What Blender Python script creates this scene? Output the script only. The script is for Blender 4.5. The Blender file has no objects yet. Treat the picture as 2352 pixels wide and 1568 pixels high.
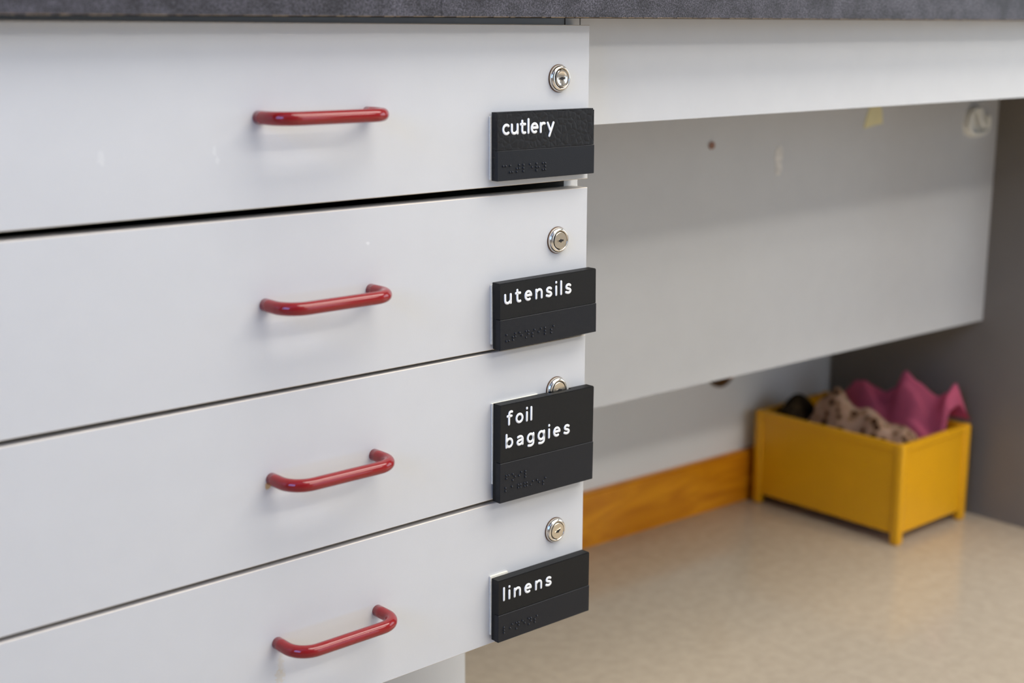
import bpy, bmesh, math, random
from mathutils import Vector, Matrix, noise

sc = bpy.context.scene
COL = sc.collection
random.seed(4)
R = math.radians

# ------------------------------------------------------------------ camera
ZF = 0.80                                   # height of the top edge of the upper drawer above the floor
cam_d = bpy.data.cameras.new('camera')
cam = bpy.data.objects.new('camera', cam_d)
COL.objects.link(cam)
sc.camera = cam
yaw, tilt, roll = R(41.4687), R(12.3729), R(0.136)
fw = Vector((math.sin(yaw) * math.cos(tilt), math.cos(yaw) * math.cos(tilt), -math.sin(tilt)))
rt = Vector((math.cos(yaw), -math.sin(yaw), 0))
up = rt.cross(fw)
rt2 = rt * math.cos(roll) + up * math.sin(roll)
up2 = rt2.cross(fw)
cam.matrix_world = Matrix(((rt2.x, up2.x, -fw.x, -0.8693), (rt2.y, up2.y, -fw.y, -0.8831),
                           (rt2.z, up2.z, -fw.z, -0.0080 + ZF), (0, 0, 0, 1)))
cam_d.sensor_width = 36.0
cam_d.lens = 49.149
cam_d.clip_start = 0.02
cam_d.dof.use_dof = True
cam_d.dof.focus_distance = 1.20
cam_d.dof.aperture_fstop = 4.4

# ------------------------------------------------------------------ world, lights, exposure
w = bpy.data.worlds.new('world')
sc.world = w
w.use_nodes = True
w.node_tree.nodes['Background'].inputs[0].default_value = (0.55, 0.68, 1.0, 1)
w.node_tree.nodes['Background'].inputs[1].default_value = 0.3
sc.view_settings.view_transform = 'Standard'
sc.view_settings.look = 'None'
sc.view_settings.gamma = 1.0
sc.view_settings.use_curve_mapping = False
sc.view_settings.exposure = 0.0


def area(name, loc, target, sx, sy, watts, col):
    d = bpy.data.lights.new(name, 'AREA')
    d.shape = 'RECTANGLE'
    d.size, d.size_y, d.energy, d.color = sx, sy, watts, col
    o = bpy.data.objects.new(name, d)
    COL.objects.link(o)
    o.location = loc
    o.rotation_euler = (Vector(target) - Vector(loc)).to_track_quat('-Z', 'Y').to_euler()
    return o


RX0, RX1, RY0, ZC = -2.6, 3.2, -3.6, 2.62        # the room: left, right, front wall, ceiling
# daylight through the windows of the right and the left wall
area('window_light_right', (RX1 - 0.03, -1.35, 1.35), (0, -1.35, 1.35), 1.9, 1.5, 23, (0.78, 0.89, 1.0))
area('added_fill_front', (1.3, RY0 + 0.03, 1.05), (1.3, 0, 1.05), 1.6, 1.5, 13, (0.60, 0.79, 1.0))  # added fill from the front, lifts the upper drawers and knee space
area('window_light_left', (RX0 + 0.03, -0.9, 1.6), (0, -0.9, 1.6), 1.2, 1.2, 31, (0.15, 0.39, 1.0))
# one wide luminous ceiling panel over the floor in front of the counter, one hanging fitting farther back
PX, PY, PL, PWD = 0.95, -1.00, 3.0, 1.1
area('ceiling_panel_light', (PX, PY, ZC - 0.056), (PX, PY, 0), PL - 0.06, PWD - 0.06, 61, (1.0, 0.955, 0.89))
HXC, HYC, ZL = 1.05, -2.65, 2.30
area('tube_light_down', (HXC, HYC, ZL - 0.006), (HXC, HYC, 0), 2.4, 0.34, 36, (1.0, 0.955, 0.89))
area('tube_light_up', (HXC, HYC, ZL + 0.066), (HXC, HYC, 9), 2.4, 0.30, 26, (1.0, 0.98, 0.945))

# ------------------------------------------------------------------ materials


def pmat(name, col, rough=0.5, metal=0.0, spec=0.5, var=0.0, vscale=8.0, bump=0.0, bscale=200.0, col2=None, coat=0.0):
    m = bpy.data.materials.new(name)
    m.use_nodes = True
    nt = m.node_tree
    b = nt.nodes['Principled BSDF']
    b.inputs['Base Color'].default_value = (*col, 1)
    b.inputs['Roughness'].default_value = rough
    b.inputs['Metallic'].default_value = metal
    b.inputs['Specular IOR Level'].default_value = spec
    b.inputs['Coat Weight'].default_value = coat
    b.inputs['Coat Roughness'].default_value = 0.08
    geo = nt.nodes.new('ShaderNodeNewGeometry')
    if var > 0 or col2:
        n = nt.nodes.new('ShaderNodeTexNoise')
        n.inputs['Scale'].default_value = vscale
        n.inputs['Detail'].default_value = 5
        nt.links.new(geo.outputs['Position'], n.inputs['Vector'])
        r = nt.nodes.new('ShaderNodeValToRGB')
        c2 = col2 if col2 else tuple(max(0, c * (1 - var)) for c in col)
        r.color_ramp.elements[0].position = 0.33
        r.color_ramp.elements[1].position = 0.67
        r.color_ramp.elements[0].color = (*c2, 1)
        r.color_ramp.elements[1].color = (*col, 1)
        nt.links.new(n.outputs['Fac'], r.inputs['Fac'])
        nt.links.new(r.outputs['Color'], b.inputs['Base Color'])
    if bump > 0:
        n = nt.nodes.new('ShaderNodeTexNoise')
        n.inputs['Scale'].default_value = bscale
        n.inputs['Detail'].default_value = 3
        nt.links.new(geo.outputs['Position'], n.inputs['Vector'])
        bp = nt.nodes.new('ShaderNodeBump')
        bp.inputs['Strength'].default_value = bump
        bp.inputs['Distance'].default_value = 0.001
        nt.links.new(n.outputs['Fac'], bp.inputs['Height'])
        nt.links.new(bp.outputs['Normal'], b.inputs['Normal'])
    return m


def add_marks(m, marks):
    """marks: (kind, centre, radii, colour, amount, raggedness) - stains, worn spots and plain tint bands of their own shape"""
    nt = m.node_tree
    b = nt.nodes['Principled BSDF']
    sock = b.inputs['Base Color']
    if sock.is_linked:
        cur = sock.links[0].from_socket
    else:
        rgb = nt.nodes.new('ShaderNodeRGB')
        rgb.outputs[0].default_value = sock.default_value
        cur = rgb.outputs[0]
    geo = nt.nodes.new('ShaderNodeNewGeometry')
    nz = nt.nodes.new('ShaderNodeTexNoise')
    nz.inputs['Scale'].default_value = 420
    nt.links.new(geo.outputs['Position'], nz.inputs['Vector'])
    for kind, c, rad, colr, amt, rag in marks:
        s = nt.nodes.new('ShaderNodeVectorMath'); s.operation = 'SUBTRACT'
        nt.links.new(geo.outputs['Position'], s.inputs[0]); s.inputs[1].default_value = c
        d = nt.nodes.new('ShaderNodeVectorMath'); d.operation = 'DIVIDE'
        nt.links.new(s.outputs[0], d.inputs[0]); d.inputs[1].default_value = rad
        if kind == 'oval':
            L = nt.nodes.new('ShaderNodeVectorMath'); L.operation = 'LENGTH'
            nt.links.new(d.outputs[0], L.inputs[0]); dist = L.outputs['Value']
        else:
            a = nt.nodes.new('ShaderNodeVectorMath'); a.operation = 'ABSOLUTE'
            nt.links.new(d.outputs[0], a.inputs[0])
            sp = nt.nodes.new('ShaderNodeSeparateXYZ'); nt.links.new(a.outputs[0], sp.inputs[0])
            mx = nt.nodes.new('ShaderNodeMath'); mx.operation = 'MAXIMUM'
            nt.links.new(sp.outputs[0], mx.inputs[0]); nt.links.new(sp.outputs[2], mx.inputs[1])
            dist = mx.outputs[0]
        ad = nt.nodes.new('ShaderNodeMath'); ad.operation = 'MULTIPLY_ADD'
        nt.links.new(nz.outputs['Fac'], ad.inputs[0]); ad.inputs[1].default_value = rag
        nt.links.new(dist, ad.inputs[2])
        mr = nt.nodes.new('ShaderNodeMapRange')
        mr.inputs['From Min'].default_value = 1.0 + rag * 0.5
        mr.inputs['From Max'].default_value = 0.7 + rag * 0.5
        mr.inputs['To Min'].default_value = 0.0
        mr.inputs['To Max'].default_value = amt
        nt.links.new(ad.outputs[0], mr.inputs['Value'])
        mix = nt.nodes.new('ShaderNodeMix'); mix.data_type = 'RGBA'
        nt.links.new(mr.outputs['Result'], mix.inputs['Factor'])
        nt.links.new(cur, mix.inputs['A'])
        mix.inputs['B'].default_value = (*colr, 1)
        cur = mix.outputs['Result']
    nt.links.new(cur, sock)


HX0, HCC = -0.3328, 0.096                      # handle feet
HZ = [-0.0666 + ZF, -0.2039 + ZF, -0.3387 + ZF, -0.4727 + ZF]

M = {}
M['melamine'] = pmat('grey_melamine', (0.64, 0.638, 0.632), 0.42, spec=0.4, var=0.025, vscale=30, bump=0.04, bscale=900)
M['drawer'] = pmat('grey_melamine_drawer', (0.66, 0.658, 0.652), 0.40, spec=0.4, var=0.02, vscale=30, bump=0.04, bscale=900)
mk = [('oval', (-0.4549, 0, -0.0895 + ZF), (0.003, 1, 0.0055), (0.80, 0.80, 0.78), 0.35, 1.6),
      ('oval', (-0.3693, 0, -0.0890 + ZF), (0.002, 1, 0.004), (0.80, 0.80, 0.78), 0.35, 1.8),
      ('oval', (-0.3675, 0, -0.0955 + ZF), (0.002, 1, 0.003), (0.80, 0.80, 0.78), 0.35, 1.8),
      ('oval', (-0.2388, 0, -0.1666 + ZF), (0.002, 1, 0.0015), (0.85, 0.85, 0.83), 0.6, 1.4),
      ('oval', (-0.3308, 0, -0.4920 + ZF), (0.003, 1, 0.008), (0.62, 0.52, 0.34), 0.3, 2.2),
      ('oval', (-0.3318, 0, -0.5010 + ZF), (0.005, 1, 0.006), (0.62, 0.51, 0.32), 0.35, 2.2),
      ('oval', (-0.3362, 0, -0.3438 + ZF), (0.0028, 1, 0.0034), (0.62, 0.36, 0.08), 0.75, 1.6)]
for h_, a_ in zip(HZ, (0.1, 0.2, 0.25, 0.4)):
    mk.append(('box', (HX0 + HCC / 2, 0, h_ - 0.003), (0.050, 1, 0.010), (0.62, 0.57, 0.48), a_, 0.1))  # soft beige band on the front behind each handle bar
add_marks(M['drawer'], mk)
M['edge'] = pmat('cream_edge_band', (0.84, 0.74, 0.60), 0.45, var=0.1, vscale=120)
M['panel_edge'] = pmat('grey_edge_band', (0.60, 0.57, 0.53), 0.45)
M['dark_inside'] = pmat('dark_cabinet_inside', (0.02, 0.019, 0.018), 0.7)
M['end_panel'] = pmat('grey_end_panel', (0.21, 0.185, 0.155), 0.45, spec=0.3, var=0.03, vscale=20)
M['red'] = pmat('red_enamel', (0.28, 0.006, 0.008), 0.045, spec=0.6)
M['nickel'] = pmat('polished_nickel', (0.83, 0.78, 0.70), 0.10, metal=1.0)
M['nickel_satin'] = pmat('satin_nickel', (0.74, 0.68, 0.57), 0.24, metal=1.0)
M['black_hole'] = pmat('keyhole_black', (0.006, 0.005, 0.005), 0.7)
M['rust'] = pmat('brown_rim', (0.16, 0.09, 0.05), 0.5, metal=0.6)
M['sign'] = pmat('black_printed_plastic', (0.007, 0.0068, 0.0065), 0.5, spec=0.28, bump=0.12, bscale=1600)
M['braille'] = pmat('charcoal_printed_plastic', (0.010, 0.011, 0.014), 0.42, spec=0.3, bump=0.12, bscale=1500)
M['dots'] = pmat('charcoal_dot_plastic', (0.012, 0.013, 0.016), 0.3, spec=0.5)
M['letter'] = pmat('white_printed_plastic', (0.92, 0.92, 0.90), 0.4)
M['foam'] = pmat('white_foam_tape', (0.93, 0.87, 0.72), 0.8, var=0.12, vscale=500)
# leathery pattern of the cutlery sign
M['sign_leather'] = pmat('black_leathery_plastic', (0.0085, 0.008, 0.0085), 0.42, spec=0.3)
nt = M['sign_leather'].node_tree
g_ = nt.nodes.new('ShaderNodeNewGeometry')
v_ = nt.nodes.new('ShaderNodeTexVoronoi'); v_.feature = 'DISTANCE_TO_EDGE'
v_.inputs['Scale'].default_value = 170
nt.links.new(g_.outputs['Position'], v_.inputs['Vector'])
rp = nt.nodes.new('ShaderNodeValToRGB'); rp.color_ramp.elements[1].position = 0.25
nt.links.new(v_.outputs['Distance'], rp.inputs['Fac'])
b_ = nt.nodes.new('ShaderNodeBump'); b_.inputs['Strength'].default_value = 0.3; b_.inputs['Distance'].default_value = 0.0006
nt.links.new(rp.outputs['Color'], b_.inputs['Height'])
nt.links.new(b_.outputs['Normal'], nt.nodes['Principled BSDF'].inputs['Normal'])
# counter laminate
M['counter'] = pmat('dark_grey_laminate', (0.075, 0.071, 0.080), 0.5, spec=0.25, vscale=38, col2=(0.035, 0.033, 0.036), bump=0.35, bscale=700)
nt = M['counter'].node_tree
g_ = nt.nodes.new('ShaderNodeNewGeometry')
n_ = nt.nodes.new('ShaderNodeTexNoise'); n_.inputs['Scale'].default_value = 900; n_.inputs['Detail'].default_value = 2
nt.links.new(g_.outputs['Position'], n_.inputs['Vector'])
rr = nt.nodes.new('ShaderNodeValToRGB')
rr.color_ramp.elements[0].position = 0.42; rr.color_ramp.elements[0].color = (0.6, 0.6, 0.6, 1)
rr.color_ramp.elements[1].position = 0.66; rr.color_ramp.elements[1].color = (2.1, 2.1, 2.2, 1)
nt.links.new(n_.outputs['Fac'], rr.inputs['Fac'])
mx_ = nt.nodes.new('ShaderNodeMix'); mx_.data_type = 'RGBA'; mx_.blend_type = 'MULTIPLY'; mx_.inputs['Factor'].default_value = 1
bs = nt.nodes['Principled BSDF'].inputs['Base Color']
nt.links.new(bs.links[0].from_socket, mx_.inputs['A'])
nt.links.new(rr.outputs['Color'], mx_.inputs['B'])
nt.links.new(mx_.outputs['Result'], bs)
M['counter_core'] = pmat('particle_board', (0.24, 0.17, 0.10), 0.8, var=0.5, vscale=400)
# floor vinyl
M['floor'] = pmat('beige_vinyl', (0.52, 0.435, 0.325), 0.16, spec=0.5, vscale=55, col2=(0.47, 0.39, 0.29), bump=0.03, bscale=60)
M['wall'] = pmat('painted_wall', (0.93, 0.935, 0.92), 0.6, var=0.03, vscale=6)
M['wall_room'] = pmat('painted_room_wall', (0.36, 0.35, 0.34), 0.7, var=0.03, vscale=3)
M['ceiling'] = pmat('ceiling_white', (0.8, 0.79, 0.76), 0.8, var=0.03, vscale=4)
M['white_metal'] = pmat('white_enamel', (0.8, 0.8, 0.78), 0.4)
# varnished wood
m = pmat('varnished_orange_wood', (0.52, 0.17, 0.012), 0.28, spec=0.4, coat=0.08)
nt = m.node_tree
g_ = nt.nodes.new('ShaderNodeNewGeometry')
mp = nt.nodes.new('ShaderNodeMapping'); mp.inputs['Scale'].default_value = (3.5, 3.5, 16)
nt.links.new(g_.outputs['Position'], mp.inputs['Vector'])
n_ = nt.nodes.new('ShaderNodeTexNoise'); n_.inputs['Scale'].default_value = 1.6; n_.inputs['Detail'].default_value = 6; n_.inputs['Distortion'].default_value = 1.2
nt.links.new(mp.outputs[0], n_.inputs['Vector'])
rr = nt.nodes.new('ShaderNodeValToRGB')
rr.color_ramp.elements[0].position = 0.3; rr.color_ramp.elements[0].color = (0.56, 0.175, 0.004, 1)
rr.color_ramp.elements[1].position = 0.7; rr.color_ramp.elements[1].color = (0.88, 0.37, 0.012, 1)
nt.links.new(n_.outputs['Fac'], rr.inputs['Fac'])
nt.links.new(rr.outputs['Color'], nt.nodes['Principled BSDF'].inputs['Base Color'])
M['wood'] = m
M['yellow'] = pmat('yellow_plastic', (0.86, 0.42, 0.006), 0.36, spec=0.45, var=0.05, vscale=20)
M['pink'] = pmat('pink_cotton', (0.90, 0.215, 0.345), 0.9, spec=0.1, var=0.12, vscale=40, bump=0.3, bscale=500)
M['dark_cloth'] = pmat('dark_brown_cloth', (0.10, 0.065, 0.035), 0.95, spec=0.1, vscale=55, col2=(0.012, 0.009, 0.008))
# animal print cloth
m = pmat('brown_print_cotton', (0.6, 0.42, 0.3), 0.9, spec=0.1)
nt = m.node_tree
g_ = nt.nodes.new('ShaderNodeNewGeometry')
v_ = nt.nodes.new('ShaderNodeTexVoronoi'); v_.inputs['Scale'].default_value = 58
nt.links.new(g_.outputs['Position'], v_.inputs['Vector'])
rr = nt.nodes.new('ShaderNodeValToRGB')
e = rr.color_ramp.elements
e[0].position = 0.0; e[0].color = (0.26, 0.12, 0.05, 1)
e[1].position = 0.30; e[1].color = (0.07, 0.035, 0.02, 1)
x = e.new(0.42); x.color = (0.66, 0.40, 0.24, 1)
x = e.new(0.75); x.color = (0.78, 0.56, 0.40, 1)
nt.links.new(v_.outputs['Distance'], rr.inputs['Fac'])
nt.links.new(rr.outputs['Color'], nt.nodes['Principled BSDF'].inputs['Base Color'])
M['print'] = m
M['residue'] = pmat('pale_glue_residue', (0.90, 0.86, 0.80), 0.6, var=0.25, vscale=150)
M['cream_paper'] = pmat('cream_paper', (0.88, 0.80, 0.47), 0.7, var=0.06, vscale=60)
M['hook'] = pmat('off_white_plastic', (0.92, 0.90, 0.82), 0.5)
M['brown_spot'] = pmat('brown_plug', (0.30, 0.14, 0.08), 0.5)
M['amber'] = pmat('dark_amber_wood', (0.10, 0.045, 0.01), 0.35, vscale=60, col2=(0.03, 0.015, 0.006))

# ------------------------------------------------------------------ helpers
ORG = {}


def link(name, me, mats, parent, org):
    o = bpy.data.objects.new(name, me)
    COL.objects.link(o)
    for mm in (mats if isinstance(mats, (list, tuple)) else [mats]):
        me.materials.append(mm)
    p = Vector((0, 0, 0))
    if parent is not None:
        o.parent = parent
        p = ORG[parent.name]
    o.location = org - p
    ORG[o.name] = org.copy()
    return o


def obj(name, bm, mats, parent=None, smooth=False):
    """one mesh object from a bmesh in world coordinates; its origin goes to the middle of its base"""
    vs = [v.co for v in bm.verts]
    lo = Vector([min(c[i] for c in vs) for i in range(3)])
    hi = Vector([max(c[i] for c in vs) for i in range(3)])
    org = Vector(((lo.x + hi.x) / 2, (lo.y + hi.y) / 2, lo.z))
    bmesh.ops.translate(bm, vec=-org, verts=bm.verts)
    bmesh.ops.recalc_face_normals(bm, faces=bm.faces)
    me = bpy.data.meshes.new(name)
    bm.to_mesh(me)
    bm.free()
    if smooth:
        for p in me.polygons:
            p.use_smooth = True
    return link(name, me, mats, parent, org)


def thing(name, loc, label, cat, group=None):
    o = bpy.data.objects.new(name, None)
    o.empty_display_size = 0.02
    COL.objects.link(o)
    o.location = loc
    ORG[o.name] = Vector(loc)
    return tag(o, label, cat, group)


def tag(o, label, cat, group=None):
    o['label'] = label
    o['category'] = cat
    if group:
        o['group'] = group
    return o


def struct(o):
    o['kind'] = 'structure'
    return o


def box(bm, x0, x1, y0, y1, z0, z1, bev=0.0, seg=1, mat=0):
    r = bmesh.ops.create_cube(bm, size=1)
    vs = r['verts']
    for v in vs:
        v.co = Vector((x0 + (v.co.x + .5) * (x1 - x0), y0 + (v.co.y + .5) * (y1 - y0), z0 + (v.co.z + .5) * (z1 - z0)))
    fs = set(f for v in vs for f in v.link_faces)
    for f in fs:
        f.material_index = mat
    if bev > 0:
        es = set(e for v in vs for e in v.link_edges)
        bmesh.ops.bevel(bm, geom=list(es), offset=bev, segments=seg, affect='EDGES', profile=0.5)
    return bm


def B(*a, **k):
    return box(bmesh.new(), *a, **k)


def tube(bm, pts, r, n=12, ry=None, caps='flat', closed=False, nrm=Vector((0, 1, 0))):
    """sweep an ellipse (r in the plane of the path, ry along nrm) along pts"""
    ry = r if ry is None else ry
    N = len(pts)
    rows = []
    tans = []
    for i in range(N):
        if closed:
            t = pts[(i + 1) % N] - pts[i - 1]
        else:
            t = pts[min(i + 1, N - 1)] - pts[max(i - 1, 0)]
        tans.append(t.normalized())
    seq = [(pts[i], tans[i], 1.0) for i in range(N)]
    if caps == 'round' and not closed:
        k = 3
        pre = [(pts[0] - tans[0] * r * math.sin(math.pi / 2 * j / k), tans[0], math.cos(math.pi / 2 * j / k)) for j in range(k - 1, 0, -1)]
        post = [(pts[-1] + tans[-1] * r * math.sin(math.pi / 2 * j / k), tans[-1], math.cos(math.pi / 2 * j / k)) for j in range(1, k)]
        seq = pre + seq + post
    for c, t, s in seq:
        sd = t.cross(nrm).normalized()
        row = []
        for j in range(n):
            a = 2 * math.pi * j / n
            row.append(bm.verts.new(c + sd * (math.cos(a) * r * s) + nrm * (math.sin(a) * ry * s)))
        rows.append(row)
    K = len(rows)
    for i in range(K if closed else K - 1):
        A, C = rows[i], rows[(i + 1) % K]
        for j in range(n):
            bm.faces.new((A[j], A[(j + 1) % n], C[(j + 1) % n], C[j]))
    if not closed:
        bm.faces.new(rows[0][::-1])
        bm.faces.new(rows[-1])
    return bm


def lathe(bm, prof, centre, n=40, cap=True):
    """profile of (radius, height towards the viewer, i.e. -Y)"""
    rows = []
    for r, h in prof:
        rows.append([bm.verts.new((centre[0] + r * math.cos(2 * math.pi * j / n), centre[1] - h, centre[2] + r * math.sin(2 * math.pi * j / n))) for j in range(n)])
    for A, C in zip(rows, rows[1:]):
        for j in range(n):
            bm.faces.new((A[j], A[(j + 1) % n], C[(j + 1) % n], C[j]))
    if cap:
        bm.faces.new(rows[-1])
    return bm


def prism(bm, pts, depth):
    """closed outline pts (list of Vector) extruded by the vector depth"""
    a = [bm.verts.new(p) for p in pts]
    b = [bm.verts.new(p + depth) for p in pts]
    bm.faces.new(a)
    bm.faces.new(b[::-1])
    n = len(a)
    for i in range(n):
        bm.faces.new((a[i], a[(i + 1) % n], b[(i + 1) % n], b[i]))
    return bm


def smooth_path(P, per=6, closed=False):
    P = [Vector(p) for p in P]
    n = len(P)
    out = []
    rng = range(n if closed else n - 1)
    for i in rng:
        p0 = P[i - 1] if (closed or i > 0) else P[0]
        p1 = P[i]
        p2 = P[(i + 1) % n]
        p3 = P[(i + 2) % n] if (closed or i + 2 < n) else P[-1]
        for k in range(per):
            t = k / per
            out.append(0.5 * ((2 * p1) + (p2 - p0) * t + (2 * p0 - 5 * p1 + 4 * p2 - p3) * t * t + (3 * p1 - p0 - 3 * p2 + p3) * t ** 3))
    if not closed:
        out.append(P[-1])
    return out


# ------------------------------------------------------------------ room shell
def wall_y(x):                                  # the back wall is a little out of square with the counter
    return 0.617 - 0.0376 * (x - 0.5985)


struct(obj('floor', B(RX0, RX1, RY0, 0.85, -0.05, 0.0), M['floor']))
struct(obj('ceiling', B(RX0, RX1, RY0, 0.85, ZC, ZC + 0.05), M['ceiling']))
bm = bmesh.new()
prism(bm, [Vector((RX0, wall_y(RX0), 0)), Vector((RX1, wall_y(RX1), 0)), Vector((RX1, 0.85, 0)), Vector((RX0, 0.85, 0))], Vector((0, 0, ZC)))
struct(obj('wall_back', bm, M['wall']))
bm = bmesh.new()
BBT = 0.013
prism(bm, [Vector((0.02, wall_y(0.02) - BBT, 0)), Vector((1.2092, wall_y(1.2092) - BBT, 0)), Vector((1.2092, wall_y(1.2092), 0)), Vector((0.02, wall_y(0.02), 0))], Vector((0, 0, 0.0895)))
bmesh.ops.bevel(bm, geom=[e for e in bm.edges if all(v.co.z > 0.08 and v.co.y < wall_y(v.co.x) - 0.005 for v in e.verts)], offset=0.003, segments=2, affect='EDGES')
struct(obj('baseboard_back', bm, M['wood']))
T = 0.12


def wall_with_opening(name, axis, pos, a0, a1, oa0, oa1, oz0, oz1):
    bm = bmesh.new()

    def bx(p0, p1, z0, z1):
        if axis == 'x':
            box(bm, min(pos, pos + T * sgn), max(pos, pos + T * sgn), p0, p1, z0, z1)
        else:
            box(bm, p0, p1, min(pos, pos + T * sgn), max(pos, pos + T * sgn), z0, z1)
    sgn = 1 if pos > 0 else -1
    bx(a0, oa0, 0, ZC)
    bx(oa1, a1, 0, ZC)
    bx(oa0, oa1, 0, oz0)
    bx(oa0, oa1, oz1, ZC)
    return struct(obj(name, bm, M['wall_room']))


wall_with_opening('wall_right', 'x', RX1, RY0, 0.85, -2.35, -0.35, 0.6, 2.1)
wall_with_opening('wall_left', 'x', RX0, RY0, 0.85, -1.5, -0.3, 1.0, 2.2)
wall_with_opening('wall_front', 'y', RY0, RX0, RX1, 0.45, 2.15, 0.25, 1.85)  # its opening is there for the added front fill
for nm, x_, y0_, y1_, z0_, z1_ in (('window_1', RX1 + 0.05, -2.35, -0.35, 0.6, 2.1), ('window_2', RX0 - 0.05, -1.5, -0.3, 1.0, 2.2)):
    bm = bmesh.new()
    ym = (y0_ + y1_) / 2
    for a in ((y0_, y0_ + .05, z0_, z1_), (y1_ - .05, y1_, z0_, z1_), (ym - .025, ym + .025, z0_ + .05, z1_ - .05),
              (y0_ + .05, y1_ - .05, z0_, z0_ + .05), (y0_ + .05, y1_ - .05, z1_ - .05, z1_)):
        box(bm, x_ - .025, x_ + .025, *a)
    struct(obj(nm, bm, M['white_metal']))

bm = bmesh.new()
for a in ((0.45, 0.50, 0.25, 1.85), (2.10, 2.15, 0.25, 1.85), (1.275, 1.325, 0.30, 1.80), (0.50, 2.10, 0.25, 0.30), (0.50, 2.10, 1.80, 1.85)):
    box(bm, a[0], a[1], RY0 - 0.075, RY0 - 0.025, a[2], a[3])
struct(obj('added_window_front', bm, M['white_metal']))  # unseen frame added to go with the front fill light

t = thing('ceiling_light', (PX, PY, ZC - 0.05), 'wide white luminous ceiling panel in front of the counter', 'ceiling light')
obj('housing', B(PX - PL / 2, PX + PL / 2, PY - PWD / 2, PY + PWD / 2, ZC - 0.05, ZC, 0.006), M['white_metal'], t)
t = thing('ceiling_light', (HXC, HYC, ZL), 'long white hanging light fitting at the far side of the room', 'ceiling light')
obj('housing', B(HXC - 1.22, HXC + 1.22, HYC - 0.19, HYC + 0.19, ZL, ZL + 0.06, 0.006), M['white_metal'], t)
for dx in (-0.9, 0.9):
    obj('hanging_rod', tube(bmesh.new(), [Vector((HXC + dx, HYC, ZL + 0.06)), Vector((HXC + dx, HYC, ZC))], 0.006, n=8), M['white_metal'], t)

# ------------------------------------------------------------------ counter
CS = 0.0054                                     # the counter and its apron rise very slightly to the right


def cz(x):
    return ZF + 0.0064 + CS * x


def slab(bm, x0, x1, y0, y1, zb, zt, mat=0):
    vs = [bm.verts.new(c) for c in ((x0, y0, zb(x0)), (x1, y0, zb(x1)), (x1, y1, zb(x1)), (x0, y1, zb(x0)),
                                    (x0, y0, zt(x0)), (x1, y0, zt(x1)), (x1, y1, zt(x1)), (x0, y1, zt(x0)))]
    for f in ((0, 3, 2, 1), (4, 5, 6, 7), (0, 1, 5, 4), (1, 2, 6, 5), (2, 3, 7, 6), (3, 0, 4, 7)):
        bm.faces.new([vs[i] for i in f]).material_index = mat
    return bm


YC = -0.022
ct = thing('countertop', (0.3, 0.29, cz(0.3)), 'dark grey speckled laminate countertop above the drawers', 'countertop')
core = slab(bmesh.new(), -1.15, 1.235, YC + 0.001, 0.575, lambda x: cz(x), lambda x: cz(x) + 0.039)
obj('core_board', core, M['counter_core'], ct)
SEAM = -0.1814                                  # joint between two lengths of laminate edging
for a_, b2_ in ((-1.15, SEAM - 0.00015), (SEAM + 0.00015, 1.235)):
    bm = slab(bmesh.new(), a_, b2_, YC, YC + 0.001, lambda x: cz(x) + 0.0002, lambda x: cz(x) + 0.040)
    obj('laminate_edge', bm, M['counter'], ct)
obj('laminate_top', slab(bmesh.new(), -1.15, 1.235, YC + 0.001, 0.575, lambda x: cz(x) + 0.039, lambda x: cz(x) + 0.040), M['counter'], ct)
# ragged raw fibres along the lower edge
bm = bmesh.new()
xx = -0.56
while xx < 1.2:
    L_ = random.uniform(0.003, 0.02)
    h_ = random.uniform(0.0001, 0.0005)
    slab(bm, xx, xx + L_, YC - 0.0002, YC + 0.0012, lambda x, h_=h_: cz(x) - h_ * 0.8, lambda x: cz(x) + 0.0003)
    xx += L_ + random.choice((0.002, 0.006, 0.012))
o = obj('frayed_edge', bm, M['counter_core'], ct)
o['kind'] = 'stuff'

# ------------------------------------------------------------------ drawer cabinet
FT = 0.019                                      # thickness of a drawer front
CX0, CX1 = -0.5740, 0.0073                      # carcass
CY0, CY1 = 0.0205, 0.575
CB = -0.541 + ZF
cab = thing('drawer_cabinet', ((CX0 + CX1) / 2, 0.3, 0), 'light grey cabinet of four drawers with red bar handles', 'cabinet')
SW = 0.0168


def ctop(x):
    return cz(x) - 0.0004


def cpart(name, x0, x1, y0, y1, z0, z1f, mat):
    return obj(name, slab(bmesh.new(), x0, x1, y0, y1, lambda x: z0, z1f), mat, cab)


cpart('side_panel', CX1 - SW, CX1, CY0, CY1, CB, ctop, M['melamine'])
cpart('side_panel', CX0, CX0 + SW, CY0, CY1, CB, ctop, M['melamine'])
cpart('top_rail', CX0 + SW + 0.0004, CX1 - SW - 0.0006, CY0 + 0.001, CY0 + 0.08, ZF - 0.012, ctop, M['melamine'])
cpart('bottom_panel', CX0 + SW, CX1 - SW, CY0 + 0.001, CY1 - 0.012, CB, lambda x: CB + 0.016, M['melamine'])
cpart('back_panel', CX0 + SW, CX1 - SW, CY1 - 0.012, CY1, CB, ctop, M['dark_inside'])
cpart('plinth', CX0, CX1, 0.1832, CY1, 0.0, lambda x: CB, M['melamine'])

# (bottom left, bottom right, top left, top right) of each front: the second hangs a little askew
DR = [(-0.1321, -0.1320, 0.0, 0.0003), (-0.2692, -0.2710, -0.1382, -0.1396), (-0.4048, -0.4047, -0.2736, -0.2731), (-0.5391, -0.5391, -0.4085, -0.4085)]
LOCKZ = [-0.0442, -0.1832, -0.3178, -0.4502]
LOCKX = -0.0366
SLOT = [4, 3, 3, 22]


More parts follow.
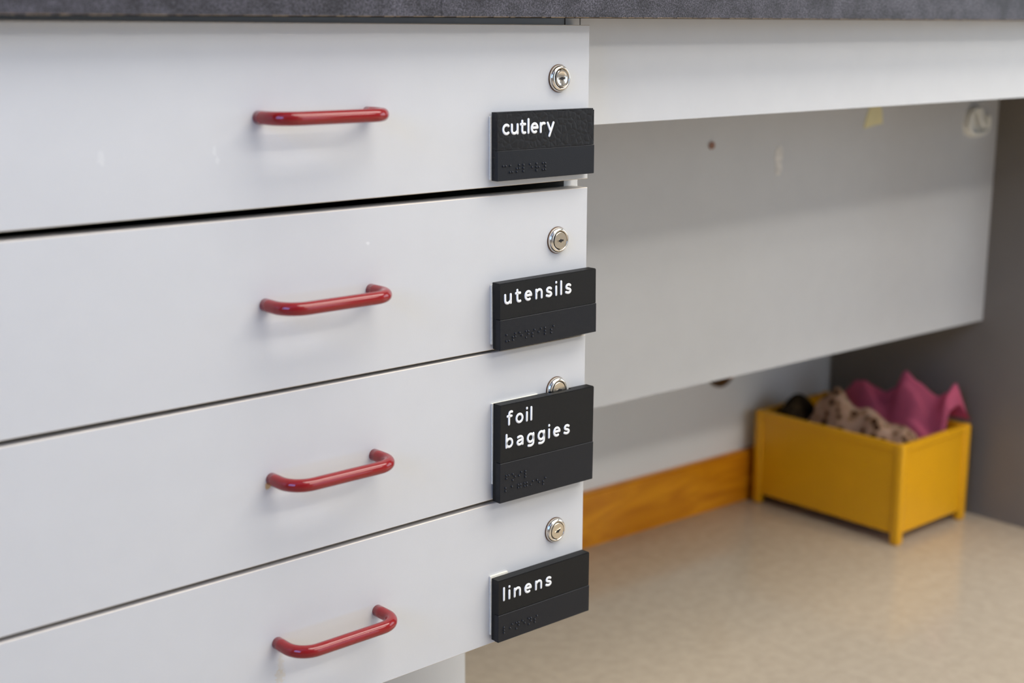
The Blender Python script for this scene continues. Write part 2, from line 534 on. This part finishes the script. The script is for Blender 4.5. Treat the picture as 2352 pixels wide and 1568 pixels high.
def handle_path(hz):
    P, rb = 0.0312, 0.0175
    x0, x1 = HX0, HX0 + HCC
    pts = [Vector((x0, 0.0, hz)), Vector((x0, -(P - rb) * 0.5, hz))]
    for k in range(11):
        a = math.pi / 2 * k / 10
        pts.append(Vector((x0 + rb * (1 - math.cos(a)), -(P - rb) - rb * math.sin(a), hz)))
    for k in range(1, 6):
        pts.append(Vector((x0 + rb + (HCC - 2 * rb) * k / 6, -P, hz)))
    for k in range(11):
        a = math.pi / 2 * k / 10
        pts.append(Vector((x1 - rb + rb * math.sin(a), -(P - rb) - rb * math.cos(a), hz)))
    pts += [Vector((x1, -(P - rb) * 0.5, hz)), Vector((x1, 0.0, hz))]
    return pts


for i, (z0, z0r, z1, z1r) in enumerate(DR):
    bm = bmesh.new()
    box(bm, -0.5715, 0.0, 0.0, FT, z0 + ZF, z1 + ZF)
    for v in bm.verts:
        if v.co.x > -0.1:
            v.co.z = (z0r if v.co.z < (z0 + z1) / 2 + ZF else z1r) + ZF
    sides = [f for f in bm.faces if abs(f.normal.y) < 0.5]
    for f in sides:
        f.material_index = 2
    fr = bmesh.ops.bevel(bm, geom=[e for e in bm.edges if all(v.co.y < 0.001 for v in e.verts)], offset=0.0005, segments=1, affect='EDGES')
    for f in fr['faces']:
        f.material_index = 1
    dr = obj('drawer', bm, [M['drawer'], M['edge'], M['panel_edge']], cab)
    bx0, bx1 = CX0 + SW + 0.012, CX1 - SW - 0.012
    zb0 = z0 + ZF + 0.022
    bm = bmesh.new()
    box(bm, bx0, bx0 + 0.012, FT, 0.50, zb0, zb0 + 0.075)
    box(bm, bx1 - 0.012, bx1, FT, 0.50, zb0, zb0 + 0.075)
    box(bm, bx0 + 0.012, bx1 - 0.012, 0.488, 0.50, zb0, zb0 + 0.075)
    box(bm, bx0 + 0.012, bx1 - 0.012, FT, 0.488, zb0, zb0 + 0.008)
    obj('drawer_box', bm, M['dark_inside'], dr)
    obj('handle', tube(bmesh.new(), handle_path(HZ[i]), 0.00505, n=24, nrm=Vector((0, 0, 1))), M['red'], dr, smooth=True)
    c = (LOCKX, 0.0, LOCKZ[i] + ZF)
    obj('lock_washer', lathe(bmesh.new(), [(0.0118, 0.0), (0.0118, 0.0007), (0.0104, 0.0008)], c), M['rust'], dr)
    prof = [(0.0113, 0.0006), (0.0114, 0.0014), (0.0111, 0.0026), (0.0104, 0.0037), (0.0095, 0.0044), (0.0087, 0.0046), (0.0082, 0.0043), (0.0080, 0.0034), (0.0079, 0.0012)]
    obj('lock_ring', lathe(bmesh.new(), prof, c, cap=False), M['nickel'], dr, smooth=True)
    prof = [(0.00735, 0.0012), (0.0074, 0.0044), (0.0071, 0.0047)]
    if i == 0:
        prof += [(0.0060, 0.0047), (0.0045, 0.0043), (0.0030, 0.0041)]
    else:
        prof += [(0.0040, 0.0047)]
    obj('lock_cylinder', lathe(bmesh.new(), prof, c), M['nickel'] if i == 0 else M['nickel_satin'], dr)
    hf = prof[-1][1]
    ca, sa = math.cos(R(SLOT[i])), math.sin(R(SLOT[i]))

    def slot_outline(k):
        raw = [(-0.0027, -0.0007), (-0.0010, -0.0009), (-0.0006, -0.0016), (0.0004, -0.0016), (0.0009, -0.0008), (0.0029, -0.0008),
               (0.0029, 0.0007), (0.0008, 0.0008), (0.0003, 0.0013), (-0.0006, 0.0013), (-0.0010, 0.0008), (-0.0027, 0.0007)]
        return [Vector((c[0] + k * (u * ca - v * sa), 0.0, c[2] + k * (u * sa + v * ca))) for u, v in raw]
    bm = bmesh.new()
    prism(bm, [p + Vector((0, -hf - 0.0004, 0)) for p in slot_outline(1.35)], Vector((0, 0.0008, 0)))
    obj('keyhole_rim', bm, M['nickel'], dr)
    bm = bmesh.new()
    prism(bm, [p + Vector((0, -hf - 0.0005, 0)) for p in slot_outline(1.0)], Vector((0, 0.0015, 0)))
    obj('keyhole', bm, M['black_hole'], dr)

# ------------------------------------------------------------------ apron, inner panel, end panel
GX0, GX1 = 0.0088, 1.2093
bm = slab(bmesh.new(), GX0, GX1, 0.0205, 0.0385, lambda x: -0.0874 + ZF + CS * x, ctop)
bmesh.ops.bevel(bm, geom=[e for e in bm.edges if all(v.co.z < ZF - 0.05 and v.co.y < 0.025 for v in e.verts)], offset=0.0004, segments=1, affect='EDGES')
tag(obj('apron_board', bm, M['melamine']), 'light grey apron board under the countertop right of the drawers', 'apron board')


def pan_y(x):
    return 0.321 - 0.0272 * (x - 0.33)


PB = -0.466 + ZF
bm = bmesh.new()
prism(bm, [Vector((GX0, pan_y(GX0), PB)), Vector((GX1, pan_y(GX1), PB)), Vector((GX1, pan_y(GX1) + 0.016, PB)), Vector((GX0, pan_y(GX0) + 0.016, PB))], Vector((0, 0, ctop(0.0) - PB)))
tag(obj('modesty_panel', bm, M['melamine']), 'wide grey panel set back in the knee space above the baseboard', 'panel')
bm = slab(bmesh.new(), 1.2095, 1.2275, 0.004, 0.590, lambda x: 0.0, ctop)
tag(obj('end_panel', bm, M['end_panel']), 'dark grey upright end panel behind the yellow bin', 'panel')

# things stuck to the inner panel
def on_panel(x, z, d=0.0):
    return Vector((x, pan_y(x) - d, z + ZF))


bm = bmesh.new()
prism(bm, [on_panel(0.5345 + 0.0055 * math.cos(a), -0.1478 + 0.005 * math.sin(a), 0.0015) for a in [k * math.pi / 6 for k in range(12)]], Vector((0, 0.0013, 0)))
tag(obj('screw_cap', bm, M['brown_spot']), 'small reddish brown screw cap on the inner panel', 'screw cap')
bm = bmesh.new()
pts = [(-0.004, -0.019), (0.003, -0.021), (0.008, -0.012), (0.006, -0.003), (0.010, 0.006), (0.008, 0.016), (0.002, 0.020), (-0.006, 0.014), (-0.008, 0.004), (-0.005, -0.006)]
prism(bm, [on_panel(0.670 + a, -0.1745 + b, 0.0008) for a, b in pts], Vector((0, 0.0007, 0)))
tag(obj('glue_residue', bm, M['residue']), 'pale smear of dried glue on the inner panel', 'residue')
bm = bmesh.new()
pts = [(0.857, -0.139), (0.880, -0.1355), (0.9015, -0.1335), (0.8995, -0.117), (0.893, -0.104), (0.880, -0.100), (0.868, -0.110), (0.861, -0.125)]
prism(bm, [on_panel(a, b, 0.0012) for a, b in pts], Vector((0, 0.0011, 0)))
tag(obj('paper_sticker', bm, M['cream_paper']), 'torn cream paper sticker just below the apron board', 'sticker')
hk = thing('adhesive_hook', on_panel(1.145, -0.160), 'off-white plastic stick-on hook near the end panel', 'hook')
bm = bmesh.new()
plate = [(1.116, -0.158), (1.135, -0.163), (1.168, -0.161), (1.176, -0.154), (1.176, -0.131), (1.166, -0.128), (1.160, -0.120), (1.146, -0.116), (1.127, -0.116), (1.115, -0.128), (1.112, -0.145)]
prism(bm, [on_panel(a, b, 0.003) for a, b in plate], Vector((0, 0.0029, 0)))
obj('backing_plate', bm, M['hook'], hk)
loop = smooth_path([on_panel(a, b, 0.007) for a, b in ((1.146, -0.121), (1.128, -0.122), (1.119, -0.136), (1.120, -0.151), (1.134, -0.158), (1.160, -0.157), (1.171, -0.150), (1.171, -0.134))], 5)
obj('hook_loop', tube(bmesh.new(), loop, 0.0042, n=10, caps='round'), M['hook'], hk, smooth=True)
obj('hook_peg', tube(bmesh.new(), [on_panel(1.140, -0.124, 0.008), on_panel(1.143, -0.138, 0.012), on_panel(1.150, -0.147, 0.014)], 0.003, n=10, caps='round'), M['hook'], hk, smooth=True)

# round fitting on the wall, half hidden by the inner panel
kx = 0.915
kc = (kx, wall_y(kx), -0.556 + ZF)
ft = thing('wall_fitting', (kx, wall_y(kx), kc[2]), 'dark amber round fitting on the wall under the inner panel', 'fitting')
obj('flange', lathe(bmesh.new(), [(0.033, 0.0), (0.033, 0.006), (0.028, 0.011), (0.016, 0.013)], kc), M['amber'], ft, smooth=True)
obj('boss', lathe(bmesh.new(), [(0.014, 0.010), (0.014, 0.024), (0.011, 0.028)], kc), M['wood'], ft)

# ------------------------------------------------------------------ tactile signs
XH, ASC, HW = 0.477, 0.692, 0.068


def ell(cx, cy, rx, ry, a0, a1, n=22):
    return [(cx + rx * math.cos(R(a0 + (a1 - a0) * k / n)), cy + ry * math.sin(R(a0 + (a1 - a0) * k / n))) for k in range(n + 1)]


CY_, RY_ = (XH + HW) / 2, (XH - HW) / 2


def S2(P):
    return [(v.x, v.z) for v in smooth_path([Vector((a, 0, b)) for a, b in P], 5)]


GL = {
    'l': (0.0, [[(0, HW), (0, ASC)]]),
    'i': (0.0, [[(0, HW), (0, XH)], [(0, ASC - 0.008), (0, ASC + 0.008)]]),
    'u': (0.36, [[(0, XH)] + S2([(0, 0.30), (0.01, 0.17), (0.07, 0.09), (0.17, HW), (0.28, 0.11), (0.36, 0.20)]), [(0.36, XH), (0.36, HW)]]),
    'n': (0.36, [[(0, HW), (0, XH)], S2([(0, 0.34), (0.08, 0.43), (0.19, XH), (0.30, 0.45), (0.355, 0.37), (0.36, 0.26)]) + [(0.36, HW)]]),
    't': (0.28, [S2([(0.09, 0.63), (0.09, 0.40), (0.09, 0.20), (0.12, 0.10), (0.20, HW), (0.28, 0.078)]), [(0, XH), (0.27, XH)]]),
    'e': (0.38, [[(0.01, 0.285), (0.37, 0.285)], ell(0.19, CY_, 0.19, RY_, 3, 300)]),
    'c': (0.33, [ell(0.2, CY_, 0.2, RY_, 52, 308)]),
    'o': (0.40, [ell(0.2, CY_, 0.2, RY_, 0, 360)]),
    'r': (0.25, [[(0, HW), (0, XH)], S2([(0, 0.34), (0.07, 0.43), (0.15, XH), (0.25, 0.465)])]),
    'y': (0.38, [[(0, XH), (0.19, 0.09)], [(0.38, XH), (0.11, -0.14)]]),
    's': (0.31, [S2([(0.29, 0.435), (0.20, XH), (0.09, 0.465), (0.02, 0.385), (0.06, 0.31), (0.16, 0.272), (0.26, 0.235), (0.31, 0.16), (0.25, 0.085), (0.14, HW), (0.0, 0.11)])]),
    'f': (0.29, [S2([(0.10, HW), (0.10, 0.30), (0.10, 0.54), (0.13, 0.65), (0.20, ASC), (0.29, ASC - 0.01)]), [(0, XH), (0.26, XH)]]),
    'b': (0.38, [[(0, HW), (0, ASC)], ell(0.19, CY_, 0.19, RY_, 0, 360)]),
    'a': (0.34, [S2([(0.03, 0.445), (0.16, XH), (0.28, 0.445), (0.34, 0.35), (0.34, 0.22)]) + [(0.34, HW)],
                 S2([(0.34, 0.30), (0.18, 0.285), (0.05, 0.25), (0.0, 0.175), (0.05, 0.09), (0.14, HW), (0.26, 0.10), (0.34, 0.17)])]),
    'g': (0.38, [ell(0.19, CY_, 0.19, RY_, 0, 360), S2([(0.38, XH), (0.38, 0.25), (0.38, 0.02), (0.33, -0.08), (0.21, -0.125), (0.05, -0.11)])]),
}
BR = {'a': '1', 'b': '12', 'c': '14', 'e': '15', 'f': '124', 'g': '1245', 'i': '24', 'l': '123', 'n': '1345', 'o': '135', 'r': '1235', 's': '234', 't': '2345', 'u': '136', 'y': '13456'}
EM = 0.0175


def make_sign(label, x0, x1, zt, zb, zs, thick, rot, words, brl, tape, top_mat, notch=None):
    """words: (text, x start, x end, baseline); brl: (text, x, z of the top row)"""
    yb = -0.0022
    yf = yb - thick
    cx, cz_ = (x0 + x1) / 2, (zt + zb) / 2 + ZF
    rm = Matrix.Rotation(-R(rot), 3, 'Y')

    def done(bm):
        for v in bm.verts:
            d = rm @ (v.co - Vector((cx, 0, cz_)))
            v.co = d + Vector((cx, 0, cz_))
        return bm
    sg = thing('tactile_sign', (cx, yb, zb + ZF), label, 'sign')
    bm = bmesh.new()
    if notch:
        nx0, nx1, nz = notch
        ym = yb - 0.0036
        box(bm, x0, x1, yf, ym, zs + ZF, zt + ZF)
        box(bm, x0, nx0, ym, yb, zs + ZF, zt + ZF)
        box(bm, nx1, x1, ym, yb, zs + ZF, zt + ZF)
        box(bm, nx0, nx1, ym, yb, zs + ZF, nz + ZF)
    else:
        box(bm, x0, x1, yf, yb, zs + ZF, zt + ZF)
    box(bm, x0, x1, yb - 0.0045, yb, zb + ZF, zs + ZF - 0.00005)
    eds = [e for e in bm.edges if all(v.co.y < yf + 1e-5 and (v.co.z > zs + ZF + 0.001) for v in e.verts)]
    bmesh.ops.bevel(bm, geom=eds, offset=0.0012 if thick < 0.009 else 0.0006, segments=2, affect='EDGES')
    obj('sign_plate', done(bm), top_mat, sg)
    bm = bmesh.new()
    box(bm, x0 - 0.0008, x1 + 0.0004, yf - 0.0006, yb - 0.0046, zb + ZF, zs + ZF - 0.0003, 0.0003)
    bp = obj('braille_panel', done(bm), M['braille'], sg)
    bm = bmesh.new()
    for txt, bx, bz in brl:
        for k, ch in enumerate(txt):
            for dch in BR[ch]:
                d = int(dch) - 1
                px = bx + k * 0.0074 + (d // 3) * 0.0026
                pz = bz + ZF - (d % 3) * 0.0027
                lathe(bm, [(0.0010, -0.0002), (0.00096, 0.0004), (0.00072, 0.0009), (0.0003, 0.00115)], (px, yf - 0.0006, pz), n=8)
    o = obj('braille_dots', done(bm), M['dots'], bp, smooth=True)
    o['label'] = 'raised rows of braille dots'
    for txt, a, b, base in words:
        inkw = sum(GL[ch][0] + 2 * HW for ch in txt) * EM
        gap = (b - a - inkw) / (len(txt) - 1)
        pen = a
        for ch in txt:
            wd, strokes = GL[ch]
            bm = bmesh.new()
            for st in strokes:
                cl = len(st) > 8 and (Vector(st[0]) - Vector(st[-1])).length < 1e-4
                pts = [Vector((pen + (HW + u) * EM, yf - 0.0001, base + ZF + v * EM)) for u, v in (st[:-1] if cl else st)]
                tube(bm, pts, HW * EM, n=10, ry=0.00055, caps='round', closed=cl)
            lt = obj('letter', done(bm), M['letter'], sg, smooth=True)
            lt['label'] = 'raised white letter ' + ch
            pen += (wd + 2 * HW) * EM + gap
    for tx0, tx1, tz0, tz1 in tape:
        obj('foam_tape', B(tx0, tx1, -0.0021, -0.0001, tz0 + ZF, tz1 + ZF, 0.0003), M['foam'], sg)
    return sg


make_sign('thin black sign with white word cutlery and leathery upper half on top drawer', -0.1137, -0.0030, -0.0701, -0.1263, -0.1012, 0.0076, 0.0,
          [('cutlery', -0.1090, -0.0502, -0.0890)], [('cutlery', -0.1082, -0.1141)],
          [(-0.1152, -0.060, -0.1258, -0.0735), (-0.055, -0.006, -0.1240, -0.0735)], M['sign_leather'])
make_sign('black sign with raised white word utensils on second drawer', -0.1127, 0.0002, -0.2113, -0.2687, -0.2423, 0.0098, 0.5,
          [('utensils', -0.1085, -0.0300, -0.2300)], [('utensils', -0.1065, -0.2560)],
          [(-0.1139, -0.060, -0.2655, -0.2140), (-0.055, -0.004, -0.2650, -0.2150)], M['sign'])
make_sign('tall black sign with white words foil baggies on third drawer', -0.1124, -0.0008, -0.3180, -0.4054, -0.3695, 0.0098, -0.6,
          [('foil', -0.1060, -0.0761, -0.3372), ('baggies', -0.1070, -0.0303, -0.3574)], [('foil', -0.1061, -0.3815), ('baggies', -0.1069, -0.3925)],
          [(-0.1131, -0.060, -0.3900, -0.3176), (-0.055, -0.006, -0.3900, -0.3400)], M['sign'], notch=(LOCKX - 0.0135, LOCKX + 0.0135, LOCKZ[2] - 0.0135))
make_sign('black sign with raised white word linens on bottom drawer', -0.1142, -0.0029, -0.4769, -0.5345, -0.5090, 0.0094, -0.4,
          [('linens', -0.1093, -0.0506, -0.4970)], [('linens', -0.1084, -0.5213)],
          [(-0.1153, -0.0950, -0.5300, -0.4745), (-0.090, -0.006, -0.5280, -0.4800)], M['sign'])

# ------------------------------------------------------------------ yellow bin
BX0, BX1, BY0, BY1, BH = 0.9775, 1.1770, 0.2830, 0.5770, 0.166
PW = 0.0165
bn = thing('storage_bin', ((BX0 + BX1) / 2, (BY0 + BY1) / 2, 0), 'yellow plastic bin on four corner legs filled with cloths', 'bin')
for px, py in ((BX0, BY0), (BX1 - PW, BY0), (BX0, BY1 - PW), (BX1 - PW, BY1 - PW)):
    obj('corner_post', B(px, px + PW, py, py + PW, 0, BH, 0.004, 3), M['yellow'], bn, smooth=True)
ins, th, bz = 0.0045, 0.005, 0.017
RL = 0.020
for nm, a in (('side_wall', (BX0 + ins, BX0 + ins + th, BY0 + PW * .7, BY1 - PW * .7)), ('side_wall', (BX1 - ins - th, BX1 - ins, BY0 + PW * .7, BY1 - PW * .7)),
              ('end_wall', (BX0 + PW * .7, BX1 - PW * .7, BY0 + ins, BY0 + ins + th)), ('end_wall', (BX0 + PW * .7, BX1 - PW * .7, BY1 - ins - th, BY1 - ins))):
    wl = obj(nm, B(*a, bz, BH - 0.003, 0.001), M['yellow'], bn)
    g = 0.0022
    if nm == 'side_wall':
        obj('rim', B(a[0] - g, a[1] + g, a[2], a[3], BH - 0.014, BH - 0.001, 0.0018, 2), M['yellow'], wl)
    else:
        obj('rim', B(a[0], a[1], a[2] - g, a[3] + g, BH - 0.014, BH - 0.001, 0.0018, 2), M['yellow'], wl)
obj('bottom', B(BX0 + ins + th, BX1 - ins - th, BY0 + ins + th, BY1 - ins - th, bz, bz + 0.005), M['yellow'], bn)


def cloth(name, fn, nu, nv, mat, label, cat='cloth'):
    bm = bmesh.new()
    g = [[bm.verts.new(fn(i / (nu - 1), j / (nv - 1))) for j in range(nv)] for i in range(nu)]
    for i in range(nu - 1):
        for j in range(nv - 1):
            bm.faces.new((g[i][j], g[i + 1][j], g[i + 1][j + 1], g[i][j + 1]))
    bmesh.ops.solidify(bm, geom=bm.faces[:], thickness=0.0015)
    return tag(obj(name, bm, mat, smooth=True), label, cat)


def interp(tab, t):
    for (a, va), (b, vb) in zip(tab, tab[1:]):
        if t <= b:
            k = (t - a) / (b - a)
            k = k * k * (3 - 2 * k)
            return va + (vb - va) * k
    return tab[-1][1]


def fold(x, y, s, seed):
    return noise.noise(Vector((x * s + seed, y * s * 0.6, seed * 1.7)))


def pink_fn(u, v):
    # u runs from the back of the bin to the front, v from the middle of the bin to its right rim
    y = 0.508 - 0.211 * u
    crest = interp([(0, 0.185), (0.10, 0.203), (0.20, 0.211), (0.38, 0.200), (0.46, 0.206), (0.55, 0.240), (0.66, 0.230), (0.84, 0.208), (0.90, 0.214), (0.965, 0.233), (1.0, 0.200)], u)
    x = 1.096 + 0.064 * v
    c = interp([(0, 0.0), (0.25, 0.35), (0.5, 0.80), (0.72, 1.0), (0.86, 0.93), (1.0, 0.58)], v)
    low = 0.122
    z = low + (crest - low) * c
    dg = math.sin((u * 7.0 + v * 4.0) * 2.2 + 1.5 * fold(x, y, 14, 3)) * 0.016 * (1 - abs(2 * v - 0.9)) * (0.4 + 0.6 * (1 - v))
    z += dg + 0.006 * fold(x, y, 30, 9) * (1 - v * 0.5)
    x = min(1.163, x + 0.005 * fold(x, y, 24, 5))
    y = max(0.296, y + 0.005 * fold(x, y, 22, 1))
    k = max(0.0, min(1.0, (u - 0.62) / 0.25)) * max(0.0, min(1.0, (v - 0.55) / 0.45))   # a corner hangs over the rim
    x += 0.021 * k
    y -= 0.010 * k * max(0.0, (u - 0.8) / 0.2)
    if k > 0.0:
        kk = k * max(0.0, min(1.0, (v - 0.70) / 0.28))
        z = max(z * (1 - kk) + (BH + 0.004) * kk, BH + 0.0035)
    return Vector((x, y, z))


cloth('pink_cloth', pink_fn, 80, 40, M['pink'], 'crumpled pink cloth heaped along the right side of the yellow bin')


def print_fn(u, v):
    y = 0.500 - 0.198 * u
    crest = interp([(0, 0.165), (0.08, 0.198), (0.20, 0.208), (0.45, 0.192), (0.7, 0.180), (0.9, 0.168), (1.0, 0.150)], u)
    x = 1.003 + 0.082 * v - 0.010 * u * (1 - v)
    c = interp([(0, 0.0), (0.14, 0.45), (0.36, 0.92), (0.55, 1.0), (0.8, 0.85), (1.0, 0.45)], v)
    low = 0.122
    z = low + (crest - low) * c + 0.010 * fold(x, y, 42, 21) + 0.005 * math.sin(u * 19 + v * 6)
    return Vector((max(0.993, min(1.090, x + 0.005 * fold(x, y, 34, 13))), y, z))


cloth('print_cloth', print_fn, 70, 40, M['print'], 'beige and brown animal print cloth in the middle of the yellow bin')


def dark_fn(u, v):
    y = 0.563 - 0.058 * u
    x = 0.998 + 0.078 * v
    c = math.sin(math.pi * min(1, max(0, 0.08 + 0.84 * u))) * (0.55 + 0.45 * math.sin(math.pi * min(1, 0.15 + 0.75 * v)))
    z = 0.125 + 0.060 * c + 0.010 * fold(x, y, 45, 31)
    return Vector((x, y, z))


cloth('dark_cloth', dark_fn, 30, 30, M['dark_cloth'], 'dark brown mottled cloth at the wall end of the yellow bin')
